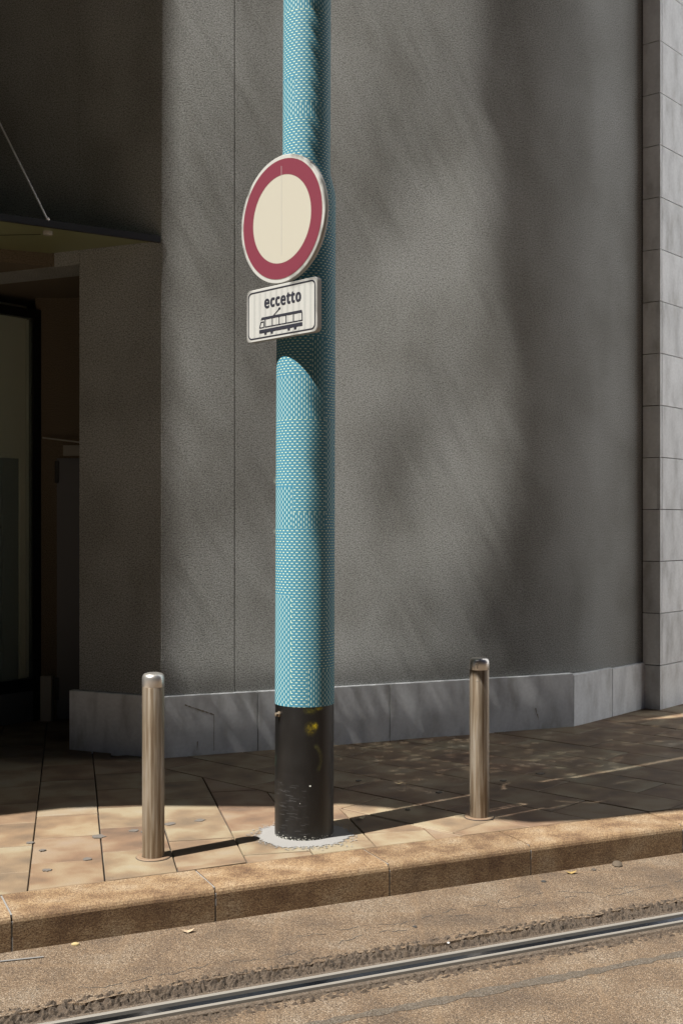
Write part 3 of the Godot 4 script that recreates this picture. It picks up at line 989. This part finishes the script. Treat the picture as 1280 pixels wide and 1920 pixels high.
func build_signs() -> void:
	var f := sign_frame(0.045, 2.945)
	var s := thing("round_traffic_sign", "round white sign with broad red border on the blue post", "traffic sign", f.origin, "")
	var loc := Transform3D(f.basis, Vector3.ZERO)
	var st := st_new()
	var rim := [[0.2985, -0.024], [0.3015, -0.020], [0.3015, -0.004], [0.2985, 0.0], [0.001, 0.0]]
	var lt := st_new()
	lathe(lt, rim, 72, false, false)
	var plate := obj("plate", lt, M.sign_white, s)
	plate.transform = loc * Transform3D(Basis(Vector3.RIGHT, PI / 2), Vector3.ZERO)
	ring(st, disc(0.281, 72), disc(0.2075, 72), loc, 0.0, 0.0012)
	obj("red_border", st, M.sign_red, s)
	st = st_new()
	ring(st, disc(0.2825, 72), disc(0.281, 72), loc, 0.0, 0.0009)
	ring(st, disc(0.2075, 72), disc(0.206, 72), loc, 0.0, 0.0009)
	obj("dark_outline", st, M.stone_mark, s)
	st = st_new()
	solid(st, disc(0.2055, 72), loc, 0.0002, 0.0008)
	obj("cream_centre", st, M.sign_cream, s)
	st = st_new()
	solid(st, PackedVector2Array([Vector2(-0.001, -0.17), Vector2(0.0012, -0.17), Vector2(0.0016, 0.25), Vector2(-0.0002, 0.25)]), loc, 0.0012, 0.0016)
	obj("scratch", st, M.sign_white, s)
	for y in [-0.12, 0.12]:
		st = st_new()
		box(st, loc, Vector3(-0.10, y - 0.02, -0.055), Vector3(0.06, y + 0.02, -0.021))
		obj("bracket", st, M.alu, s)
	# the plate below
	f = sign_frame(0.040, 2.514)
	loc = Transform3D(f.basis, Vector3.ZERO)
	var p := thing("supplementary_sign_plate", "white rectangular plate reading eccetto above a black tram symbol", "traffic sign", f.origin, "")
	st = st_new()
	solid(st, rounded(0.505, 0.252, 0.022), loc, -0.026, 0.0, 0.002)
	obj("plate", st, M.sign_white, p)
	st = st_new()
	ring(st, rounded(0.481, 0.228, 0.027, 8), rounded(0.468, 0.215, 0.021, 8), loc, 0.0, 0.0011)
	obj("border_line", st, M.sign_ink, p)
	# upright stripes of the reflective sheet
	st = st_new()
	for k in 11:
		var x := -0.2 + k * 0.04
		solid(st, rect(x, -0.104, x + 0.013, 0.104), loc, 0.0, 0.0005)
	var stripe := mat("sheet_stripe", lin(0.276, 0.282, 0.27), 0.5)
	obj("sheet_stripes", st, stripe, p).set_meta("kind", "stuff")
	var font := SystemFont.new()
	font.font_names = PackedStringArray(["Droid Sans"])
	font.font_weight = 700
	var tm := TextMesh.new()
	tm.text = "eccetto"
	var bold := FontVariation.new()
	bold.base_font = font
	bold.variation_embolden = 0.45
	tm.font = bold
	tm.font_size = 64
	tm.pixel_size = 0.001
	tm.depth = 0.001
	tm.curve_step = 1.0
	var box_ := tm.get_aabb()
	var word := MeshInstance3D.new()
	word.name = "lettering"
	word.mesh = tm
	word.material_override = M.sign_ink
	p.add_child(word)
	var sc := 0.262 / box_.size.x
	var ctr := box_.get_center()
	word.transform = loc * Transform3D(Basis.from_scale(Vector3(sc, sc * 1.02, 1.0)), Vector3(0.012 - ctr.x * sc, 0.052 - ctr.y * sc, 0.0009))
	# tram symbol, in metres on the plate
	var tram := Node3D.new()
	tram.name = "tram_symbol"
	p.add_child(tram)
	var flat := func(called: String, pts: Array) -> void:
		var q := st_new()
		for poly in pts:
			var pv := PackedVector2Array()
			for xy in poly:
				pv.append(Vector2(-0.156 + xy[0] * 0.308, -0.095 + xy[1] * 0.11))
			solid(q, pv, loc, 0.0004, 0.0013)
		obj(called, q, M.sign_ink, tram)
	flat.call("roof_band", [[[0.035, 0.62], [0.06, 0.73], [0.985, 0.73], [1.0, 0.62]]])
	flat.call("window_frames", [[[0.13, 0.29], [0.15, 0.29], [0.15, 0.62], [0.13, 0.62]], [[0.30, 0.31], [0.318, 0.31], [0.318, 0.62], [0.30, 0.62]], [[0.46, 0.31], [0.478, 0.31], [0.478, 0.62], [0.46, 0.62]], [[0.62, 0.31], [0.638, 0.31], [0.638, 0.62], [0.62, 0.62]], [[0.79, 0.31], [0.808, 0.31], [0.808, 0.62], [0.79, 0.62]],
		[[0.985, 0.31], [1.004, 0.31], [1.0, 0.62], [0.98, 0.62]], [[0.13, 0.27], [1.004, 0.27], [1.004, 0.315], [0.13, 0.315]]])
	flat.call("cab_window", [[[0.0, 0.27], [0.115, 0.27], [0.115, 0.31], [0.0, 0.31]], [[0.0, 0.31], [0.02, 0.31], [0.052, 0.54], [0.034, 0.54]], [[0.098, 0.31], [0.115, 0.31], [0.115, 0.54], [0.098, 0.54]], [[0.034, 0.51], [0.115, 0.51], [0.115, 0.555], [0.036, 0.555]]])
	flat.call("underframe", [[[0.0, 0.05], [1.0, 0.06], [1.0, 0.20], [0.985, 0.215], [0.0, 0.20]]])
	for x in [0.115, 0.265, 0.66, 0.805]:
		flat.call("wheel", [[[x, 0.06], [x + 0.065, 0.06], [x + 0.055, -0.04], [x + 0.01, -0.04]]])
	flat.call("pantograph", [[[0.325, 0.73], [0.355, 0.73], [0.49, 0.96], [0.46, 0.96]], [[0.44, 0.94], [0.50, 0.94], [0.50, 1.02], [0.46, 1.02]]])
	for y in [-0.06, 0.06]:
		st = st_new()
		box(st, loc, Vector3(-0.10, y - 0.015, -0.055), Vector3(0.06, y + 0.015, -0.0255))
		obj("bracket", st, M.alu, p)

func build_bollards() -> void:
	var b := thing("steel_bollard", "weathered steel bollard in front of the dark building corner, left of the blue post", "bollard", Vector3(-0.851, 0, -5.316), "steel bollards along the kerb")
	var st := st_new()
	lathe(st, [[0.0502, -0.02], [0.0502, 0.771], [0.0490, 0.774]], 40, true, false)
	obj("tube", st, M.steel, b)
	st = st_new()
	lathe(st, [[0.0490, 0.772], [0.0506, 0.776], [0.0508, 0.806], [0.0500, 0.816], [0.0470, 0.825], [0.0400, 0.832], [0.0260, 0.836], [0.0120, 0.8375], [0.0005, 0.838]], 40, false, false)
	obj("cap", st, M.cap, b)
	st = st_new()
	lathe(st, [[0.076, -0.02], [0.076, 0.004], [0.073, 0.0065], [0.052, 0.0065]], 40, false, false)
	obj("base_ring", st, M.slab3, b)
	st = st_new()
	lathe(st, [[0.0785, -0.02], [0.0785, 0.0022], [0.0762, 0.0022]], 40, false, false)
	obj("ring_gap", st, M.dark_line, b)
	var c := b.duplicate()
	c.name = "steel_bollard_001"
	add_child(c, true)
	c.position = Vector3(0.709, 0, -6.045)
	c.rotation.y = 1.9
	c.scale = Vector3(1.0, 0.985, 1.0)
	c.set_meta("label", "weathered steel bollard right of the blue post, on the kerb side of the curved wall")
	st = st_new()
	for m in [[-0.35, 0.800, 0.016, 0.004], [-0.30, 0.752, 0.016, 0.004], [-0.32, 0.716, 0.014, 0.005], [-0.30, 0.782, 0.004, 0.016]]:
		var a0: float = m[0] - 1.9 - m[2] / 0.05 / 2
		for k in 4:
			var p0: float = a0 + m[2] / 0.05 * k / 4.0
			var p1: float = a0 + m[2] / 0.05 * (k + 1) / 4.0
			var r := 0.0513
			quad(st, Vector3(sin(p0) * r, m[1], cos(p0) * r), Vector3(sin(p1) * r, m[1], cos(p1) * r), Vector3(sin(p1) * r, m[1] + m[3], cos(p1) * r), Vector3(sin(p0) * r, m[1] + m[3], cos(p0) * r), Vector3(sin(p0), 0, cos(p0)))
	obj("rust_mark", st, M.stone_mark, c)

# sun let through by the added leaf mask, in hundredths: on the long wall (rows of 0.2 m upwards, columns of 0.2 m along) and on the pavement
const WALL_SUN_MASK := [
	[20, 45, 56, 56, 51, 55, 59, 54, 48, 43, 38, 32, 30, 29, 25, 25, 25],
	[20, 45, 56, 56, 51, 55, 59, 54, 48, 43, 38, 32, 30, 29, 25, 25, 25],
	[20, 44, 55, 54, 50, 55, 61, 55, 48, 43, 34, 25, 20, 18, 15, 14, 14],
	[14, 36, 47, 48, 46, 55, 64, 57, 48, 41, 27, 15, 7, 4, 3, 3, 2],
	[10, 30, 41, 42, 41, 54, 68, 60, 50, 44, 30, 16, 5, 0, 0, 0, 0],
	[10, 28, 38, 38, 36, 53, 69, 64, 56, 50, 41, 23, 8, 1, 0, 0, 0],
	[11, 27, 35, 33, 33, 52, 70, 64, 57, 56, 53, 35, 17, 3, 0, 0, 0],
	[14, 27, 31, 29, 30, 50, 70, 61, 55, 61, 66, 50, 30, 5, 0, 0, 0],
	[21, 28, 29, 25, 26, 49, 71, 55, 44, 52, 62, 57, 42, 11, 0, 0, 0],
	[30, 30, 27, 21, 21, 47, 73, 49, 31, 38, 52, 61, 55, 17, 0, 0, 0],
	[30, 30, 27, 21, 22, 51, 80, 54, 31, 33, 43, 55, 54, 20, 0, 0, 0],
	[31, 31, 27, 21, 23, 54, 86, 60, 33, 30, 36, 47, 50, 23, 0, 0, 0],
	[34, 34, 28, 21, 22, 52, 81, 74, 55, 41, 35, 43, 47, 22, 0, 0, 0],
	[35, 36, 30, 22, 22, 47, 73, 82, 73, 52, 36, 39, 44, 21, 0, 0, 0],
	[35, 39, 33, 25, 23, 39, 56, 72, 75, 66, 52, 47, 40, 14, 0, 0, 0],
	[33, 37, 32, 25, 22, 32, 42, 60, 74, 76, 67, 54, 36, 7, 0, 0, 0],
	[30, 34, 29, 23, 21, 27, 33, 48, 64, 75, 80, 63, 31, 4, 0, 0, 0],
	[30, 32, 26, 20, 19, 25, 30, 39, 53, 70, 88, 70, 27, 2, 0, 0, 0],
	[31, 30, 24, 18, 17, 25, 32, 34, 41, 59, 83, 71, 27, 2, 0, 0, 0],
	[34, 31, 26, 21, 21, 32, 43, 37, 34, 45, 70, 69, 27, 2, 0, 0, 0],
	[41, 34, 29, 24, 24, 40, 55, 44, 30, 29, 47, 60, 29, 2, 0, 0, 0],
	[50, 41, 32, 27, 27, 40, 54, 45, 32, 27, 35, 49, 27, 2, 0, 0, 0],
	[44, 43, 36, 30, 29, 41, 53, 46, 37, 33, 35, 32, 14, 1, 0, 0, 0],
	[39, 44, 38, 32, 32, 45, 58, 53, 43, 37, 35, 24, 5, 1, 0, 0, 0],
	[36, 41, 38, 33, 33, 47, 60, 58, 49, 39, 35, 26, 5, 1, 0, 0, 0],
	[35, 39, 37, 33, 33, 45, 58, 56, 49, 44, 40, 30, 6, 1, 0, 0, 0],
	[35, 39, 37, 33, 33, 45, 57, 54, 50, 50, 48, 36, 9, 3, 1, 0, 0],
	[35, 39, 37, 33, 33, 45, 57, 54, 50, 50, 50, 38, 11, 4, 2, 1, 0],
	[35, 39, 37, 33, 33, 45, 57, 54, 50, 50, 50, 38, 11, 4, 2, 1, 0],
]
const GROUND_SUN_MASK := [
	[0, 0, 0, 0, 11, 24, 28, 25, 27, 26, 19, 12, 10, 26, 34, 35, 35],
	[0, 0, 0, 0, 9, 23, 28, 25, 27, 26, 18, 12, 12, 30, 35, 35, 35],
	[0, 0, 0, 0, 7, 22, 29, 25, 27, 25, 18, 12, 16, 32, 35, 35, 35],
	[0, 0, 0, 0, 6, 23, 30, 25, 28, 26, 18, 12, 20, 33, 35, 35, 35],
	[0, 0, 0, 0, 4, 24, 32, 25, 28, 27, 19, 11, 25, 35, 35, 35, 35],
	[4, 4, 3, 2, 3, 16, 23, 20, 29, 32, 25, 20, 25, 21, 21, 21, 21],
	[8, 8, 8, 6, 6, 8, 12, 15, 29, 38, 32, 28, 13, 5, 5, 5, 5],
	[13, 13, 13, 9, 5, 5, 6, 12, 25, 23, 25, 26, 6, 4, 4, 4, 4],
	[8, 8, 8, 7, 3, 1, 2, 10, 18, 8, 11, 11, 1, 1, 1, 1, 1],
	[2, 2, 2, 2, 2, 0, 0, 10, 14, 2, 0, 0, 0, 0, 0, 0, 0],
	[2, 2, 2, 2, 2, 0, 0, 10, 15, 1, 0, 0, 0, 0, 0, 0, 0],
]
func gaps(table: Array, u: float, v: float) -> float:
	var i := clampf(u, 0.0, table[0].size() - 1.001)
	var j := clampf(v, 0.0, table.size() - 1.001)
	var a := int(i)
	var b := int(j)
	return lerpf(lerpf(table[b][a], table[b][a + 1], i - a), lerpf(table[b + 1][a], table[b + 1][a + 1], i - a), j - b) / 100.0

func build_added_tree() -> void:
	# added tree, out of view: leaves set to shape sun on wall and pavement
	var t := thing("added_shade_tree", "added leaf screen out of view that shapes the sun on the pavement and the grey wall", "tree", Vector3.ZERO)
	var st := st_new()
	tube(st, Vector3(-5.0, -0.05, -6.6), Vector3(-4.9, 4.2, -6.6), 0.15, 14)
	tube(st, Vector3(-4.9, 4.15, -6.6), Vector3(-4.3, 6.2, -6.7), 0.10, 12)
	tube(st, Vector3(-4.9, 4.15, -6.6), Vector3(-5.3, 7.5, -6.6), 0.10, 12)
	obj("added_trunk", st, M.bark, t)
	var away := 6.6
	var fa := wall_frame(CORNER, BEND, 0.03)
	var places: Array[Transform3D] = []
	var r := RandomNumberGenerator.new()
	r.seed = 99
	var cs := 0.03
	var cy := 0.011
	for i in int(3.7 / cs):
		for j in int(6.0 / cy):
			var s := -0.02 + (i + 0.5) * cs
			var y := (j + 0.5) * cy
			var open := clampf((gaps(WALL_SUN_MASK, s / 0.2, y / 0.2) - 0.08) * (1.85 if s > 1.1 else 2.5), 0.0, 1.0)
			if y < 0.42:
				open = clampf(open * 1.25 + 0.05, 0.0, 1.0)
			if y > 0.20 and y < 0.45:
				open = 0.0
			if r.randf() < open:
				continue
			var dense := 1.75 if open < 0.03 else 1.0
			var b := Basis(fa.basis.x * cs * dense, Vector3.UP * cy * dense, fa.basis.z * 0.02)
			places.append(Transform3D(b, fa * Vector3(s, y, 0) + sun_from * away + fa.basis.z * r.randf_range(-0.004, 0.004)))
	# added leaves over the pavement, cut to the wanted shade edge
	var shade_edge := PackedVector2Array([Vector2(-4.5, 5.95), Vector2(-1.765, 6.067), Vector2(-1.472, 6.227), Vector2(-1.086, 6.286), Vector2(-0.353, 6.263), Vector2(0.0, 6.334), Vector2(0.338, 6.204), Vector2(0.659, 6.045), Vector2(0.966, 5.93), Vector2(1.25, 5.979), Vector2(1.798, 6.181), Vector2(6.0, 8.1)])
	var spare := shaded_by_post()
	var c := 0.017
	for i in int(8.6 / c):
		var x := -4.3 + (i + 0.5) * c
		var edge := 0.0
		for k in shade_edge.size() - 1:
			if x >= shade_edge[k].x and x < shade_edge[k + 1].x:
				edge = lerpf(shade_edge[k].y, shade_edge[k + 1].y, (x - shade_edge[k].x) / (shade_edge[k + 1].x - shade_edge[k].x))
		for j in 250:
			var d := edge + (j + 0.5) * c
			# behind the wall's foot nothing needs shade
			var local := fa.affine_inverse() * Vector3(x, 0, -d)
			if local.z < -0.02 and local.x > 0.0:
				continue
			if d > 9.6:
				continue
			var open := gaps(GROUND_SUN_MASK, (x + 2.8) / 0.4, (9.8 - d) / 0.4)
			if r.randf() < (open - 0.12) * 0.12:
				continue
			var hidden := false
			for sp in spare if x > -0.6 else []:
				if Geometry2D.is_point_in_polygon(Vector2(x, d), sp):
					hidden = true
			if hidden:
				continue
			var dense := 1.02 if j == 0 else 1.3 if open < 0.2 else 1.05
			places.append(Transform3D(Basis(Vector3.RIGHT * c * (1.35 if open < 0.2 else 1.05), Vector3(0, 0, -c * dense), Vector3.UP * 0.02), Vector3(x, 0, -d) + sun_from * 6.8 + Vector3(0, r.randf_range(-0.003, 0.003), 0)))
	# added dense leaves, out of view, that keep the entrance in the dark
	var pax := Vector3(-sun_from.z, 0, sun_from.x)
	pax = Vector3(sin(deg_to_rad(SUN_AZIMUTH)), 0, cos(deg_to_rad(SUN_AZIMUTH)))
	var qax := sun_from.cross(pax)
	if qax.y < 0:
		qax = -qax
	var size := 0.16
	for i in 30:
		for j in 62:
			var p := pax.dot(CORNER) - 0.012 - (i + 0.5) * size
			var q := -2.0 + (j + 0.5) * size
			places.append(Transform3D(Basis(pax * size * (1.0 if i == 0 else 1.3), qax * size * 1.3, sun_from * 0.02), pax * p + qax * q + sun_from * (6.2 + r.randf_range(0.0, 0.3))))
	var leaf := st_new()
	for e in [[Vector3(-0.5, -0.5, 0), Vector3(0.5, -0.5, 0), Vector3(0.5, 0.5, 0), Vector3(-0.5, 0.5, 0)]]:
		quad(leaf, e[0], e[1], e[2], e[3], Vector3(0, 0, 1))
	var mm := MultiMesh.new()
	mm.transform_format = MultiMesh.TRANSFORM_3D
	mm.mesh = leaf.commit()
	mm.instance_count = places.size()
	for i in places.size():
		mm.set_instance_transform(i, places[i])
	var added_leaf_mask := MultiMeshInstance3D.new()
	added_leaf_mask.name = "added_leaf_mask"
	added_leaf_mask.multimesh = mm
	added_leaf_mask.material_override = M.leaf
	added_leaf_mask.set_meta("kind", "stuff")
	t.add_child(added_leaf_mask)

func shaded_by_post() -> Array:
	# outlines on the pavement (x, depth) of the shadows that the post, its signs and the right bollard throw there: the added leaves are left out here to keep these sunlit
	var per := 1.0 / tan(deg_to_rad(SUN_HEIGHT))
	var h := Vector2(cos(deg_to_rad(SUN_AZIMUTH)), sin(deg_to_rad(SUN_AZIMUTH)))     # away from the sun, in x and depth
	var side := Vector2(-h.y, h.x)
	var out := []
	for e in [[Vector2(-0.181, 5.691), 0.146, 0.0, 1.95], [Vector2(-0.181, 5.691), 0.120, 1.94, 6.0], [Vector2(0.709, 6.045), 0.049, 0.0, 0.50]]:
		out.append(PackedVector2Array([e[0] + side * e[1] + h * e[2], e[0] - side * e[1] + h * e[2], e[0] - side * e[1] + h * e[3], e[0] + side * e[1] + h * e[3]]))
	for f in [[sign_frame(0.045, 2.945), disc(0.304, 24)], [sign_frame(0.040, 2.514), rounded(0.508, 0.255, 0.02)]]:
		var p := PackedVector2Array()
		for q in f[1]:
			var w: Vector3 = f[0] * v3(q, 0.0)
			p.append(Vector2(w.x, -w.z) + h * per * w.y)
		out.append(Geometry2D.convex_hull(p))
	return out

func build_litter() -> void:
	var r := RandomNumberGenerator.new()
	r.seed = 15
	var stone := func(label: String, at: Vector3, size: float, color: Color) -> void:
		var st := st_new()
		var pr := [[0.001, -0.2], [0.7, -0.15], [1.0, 0.2], [0.85, 0.6], [0.45, 0.85], [0.001, 0.95]]
		var pp := []
		for q in pr:
			pp.append([q[0] * size * r.randf_range(0.9, 1.1), q[1] * size * 0.8])
		lathe(st, pp, 7, false, false)
		var o := obj("pebble", st, mat("pebble", color, 0.9), self)
		o.position = at
		o.rotation.y = r.randf() * TAU
		o.scale = Vector3(1.3, 1.0, 0.9)
		tag(o, label, "pebble", "bits lying on the road")
	stone.call("dark lump of dirt on the road against the kerb at the right", kerb_point(5.06, 1.33, -KERB_DROP), 0.028, lin(0.06, 0.045, 0.03))
	stone.call("small dark pebble beside the dirt lump under the kerb", kerb_point(5.04, 1.20, -KERB_DROP), 0.013, lin(0.05, 0.04, 0.03))
	stone.call("yellowish pebble on the road under the left kerbstone", kerb_point(5.07, -1.04, -KERB_DROP), 0.014, lin(0.27, 0.21, 0.10))
	stone.call("black pebble on the road below the right-hand kerb joint", kerb_point(4.98, 0.93, -KERB_DROP), 0.010, lin(0.02, 0.02, 0.02))
	stone.call("black pebble near the rail in the middle of the road strip", kerb_point(4.66, 0.30, -KERB_DROP), 0.009, lin(0.02, 0.02, 0.02))
	stone.call("white crumb lying in the broken asphalt beside the rail", kerb_point(4.42, 0.42, -KERB_DROP), 0.007, lin(0.35, 0.345, 0.33))
	var st := st_new()
	var a := kerb_point(5.0, -1.30, -KERB_DROP + 0.004)
	var b := kerb_point(4.975, -1.13, -KERB_DROP + 0.004)
	tube(st, a, b, 0.003, 6)
	tag(obj("dry_stick", st, M.mortar), "thin pale dry stick on the road below the left kerbstone", "stick")
	for l in [["curled pale dry leaf on the road in front of the left kerb", kerb_point(5.02, -0.62, -KERB_DROP + 0.004), lin(0.28, 0.21, 0.14)], ["yellow dry leaf on the road beside the dirt lump", kerb_point(5.04, 1.08, -KERB_DROP + 0.004), lin(0.22, 0.15, 0.05)],
			["pale dry leaf on the shaded paving left of the right bollard", Vector3(0.33, 0.006, -6.80), lin(0.42, 0.33, 0.18)], ["small cream paper scrap on the sunlit paving right of the post", Vector3(0.10, 0.006, -6.0), lin(0.62, 0.55, 0.38)]]:
		st = st_new()
		var w := 0.028
		for k in 4:
			var x0 := -w + w * 2 * k / 4.0
			var x1 := -w + w * 2 * (k + 1) / 4.0
			var h0 := 0.010 * (1.0 - cos(x0 / w * 1.8))
			var h1 := 0.010 * (1.0 - cos(x1 / w * 1.8))
			var d0 := 0.014 * (1.0 - pow(absf(x0) / w, 2.0)) + 0.001
			var d1 := 0.014 * (1.0 - pow(absf(x1) / w, 2.0)) + 0.001
			quad(st, Vector3(x0, h0, -d0), Vector3(x1, h1, -d1), Vector3(x1, h1, d1), Vector3(x0, h0, d0), Vector3.UP)
		var is_paper: bool = String(l[0]).contains("paper")
		var o := obj("paper_scrap" if is_paper else "dry_leaf", st, mat("litter", l[2], 0.8))
		o.position = l[1]
		o.rotation.y = r.randf() * TAU
		tag(o, l[0], "paper" if is_paper else "leaf", "bits lying on the ground")
